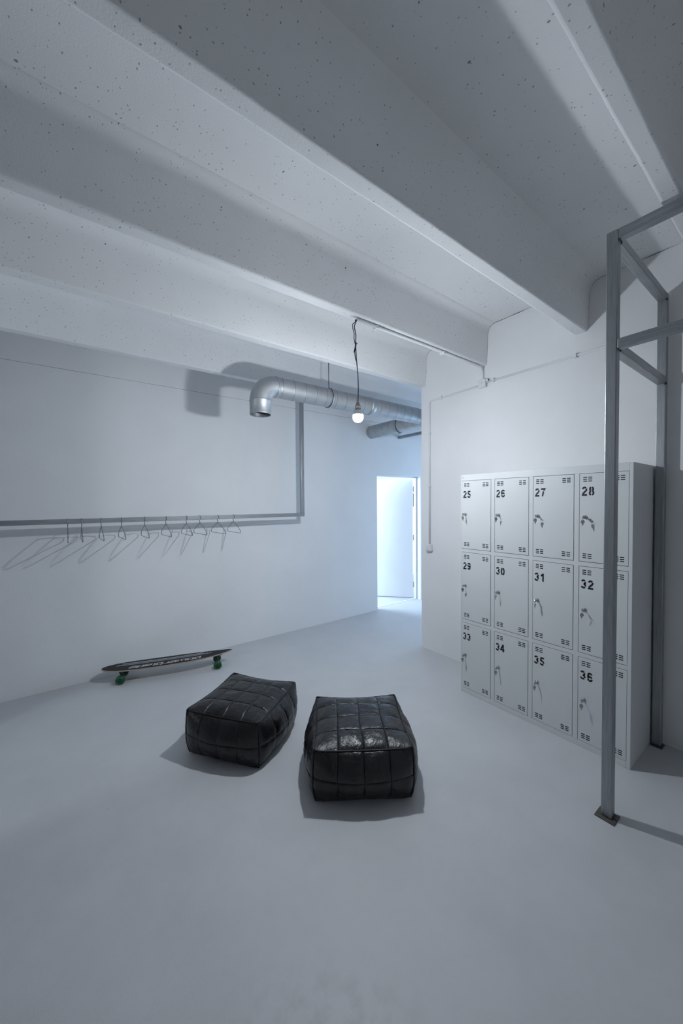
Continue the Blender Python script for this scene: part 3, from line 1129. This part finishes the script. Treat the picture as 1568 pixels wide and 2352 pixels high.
dk = obj('deck', deck_mesh(0.0, 0.010, 0.0), 'wood', sb)
gp = obj('grip_tape', deck_mesh(0.010, 0.0108, 0.0025), 'grip', sb)


def on_deck(x, y, dz=0.0116):
    s = max(-1, min(1, x / (SB_L / 2)))
    return Vector((x, y, deck_z(s) + dz))


# pin stripes towards the wall side
bm = bmesh.new()
for off_, w, sa, sb_ in ((0.018, 0.0065, -0.80, 0.66), (0.033, 0.0045, -0.78, 0.60), (0.052, 0.011, -0.72, 0.52)):
    n = 40
    pts = []
    for i in range(n + 1):
        s = sa + (sb_ - sa) * i / n
        pts.append((s * SB_L / 2, off_))
    ribbon(bm, pts, w, lambda p, z: on_deck(p.x, p.y))
obj('pin_stripes', bm, 'print', sb)
# lettering, upright for someone standing at the wall
LET = {
    'p': [[(0, -0.38), (0, 1), (0.85, 1), (0.85, 0), (0.12, 0)]],
    'o': [[(0, 0), (0, 1), (0.85, 1), (0.85, 0), (-0.08, 0)]],
    'w': [[(0, 1), (0, 0), (1.3, 0), (1.3, 1)], [(0.65, 0.9), (0.65, 0)]],
    'e': [[(0.85, 0), (0, 0), (0, 1), (0.85, 1), (0.85, 0.48), (0.12, 0.48)]],
    'r': [[(0, 0), (0, 1), (0.72, 1)]],
    'b': [[(0, 1.45), (0, 0), (0.85, 0), (0.85, 1), (0.12, 1)]],
    'l': [[(0, 1.45), (0, 0), (0.22, 0)]],
    'a': [[(0.08, 1), (0.85, 1), (0.85, 0), (0, 0), (0, 0.52), (0.75, 0.52)]],
    'd': [[(0.85, 1.45), (0.85, 0), (0, 0), (0, 1), (0.75, 1)]],
}
ADV = {'p': 1.2, 'o': 1.2, 'w': 1.65, 'e': 1.2, 'r': 0.98, 'b': 1.2, 'l': 0.52, 'a': 1.2, 'd': 1.2}
word = 'powerblade'
tot = sum(ADV[c] for c in word)
SPAN = 0.60
ux = SPAN / tot
uy = 0.033
bm = bmesh.new()
cx = 0.0
for ch in word:
    for st_ in LET[ch]:
        pts = [(cx + a, b_) for a, b_ in st_]

        def place(p, z):
            lx = p.x * ux + p.y * 0.008           # slight slant
            ly = p.y * uy
            return on_deck(0.262 - lx, -0.028 - ly)
        # stroke width corrected for the stretched letter box: build in stretched space
        ribbon(bm, pts, 0.25, place)
    cx += ADV[ch]
obj('lettering', bm, 'print', sb)
WH = 0.0375
for sx, nm in ((-0.395, 'rear'), (0.415, 'front')):
    s = sx / (SB_L / 2)
    zt = deck_z(s)
    bm = bmesh.new()
    box(bm, (sx - 0.045, -0.028, zt - 0.012), (sx + 0.045, 0.028, zt), 0, 0.003)
    tube(bm, [(sx - 0.02, 0, zt - 0.01), (sx, 0, WH + 0.012), (sx, 0, WH)], [0.016, 0.014, 0.012], 10)
    tube(bm, [(sx, -0.062, WH), (sx, -0.03, WH), (sx, 0.03, WH), (sx, 0.062, WH)], [0.006, 0.011, 0.011, 0.006], 10)
    obj('truck', bm, 'truck', sb)
    for sy in (-1, 1):
        Mw = T(sx, sy * 0.085, WH) @ RX(PI / 2)
        w_ = obj('wheel', LT([(0.012, -0.022), (0.026, -0.023), (0.033, -0.020), (WH, -0.012), (WH, 0.012), (0.033, 0.020), (0.026, 0.023), (0.012, 0.022), (0.012, -0.022)], 28, Mw), 'wheel', sb)
        obj('wheel_core', LT([(0, -0.0235), (0.0135, -0.0235), (0.0135, 0.0235), (0, 0.0235)], 16, Mw), 'hub', w_)
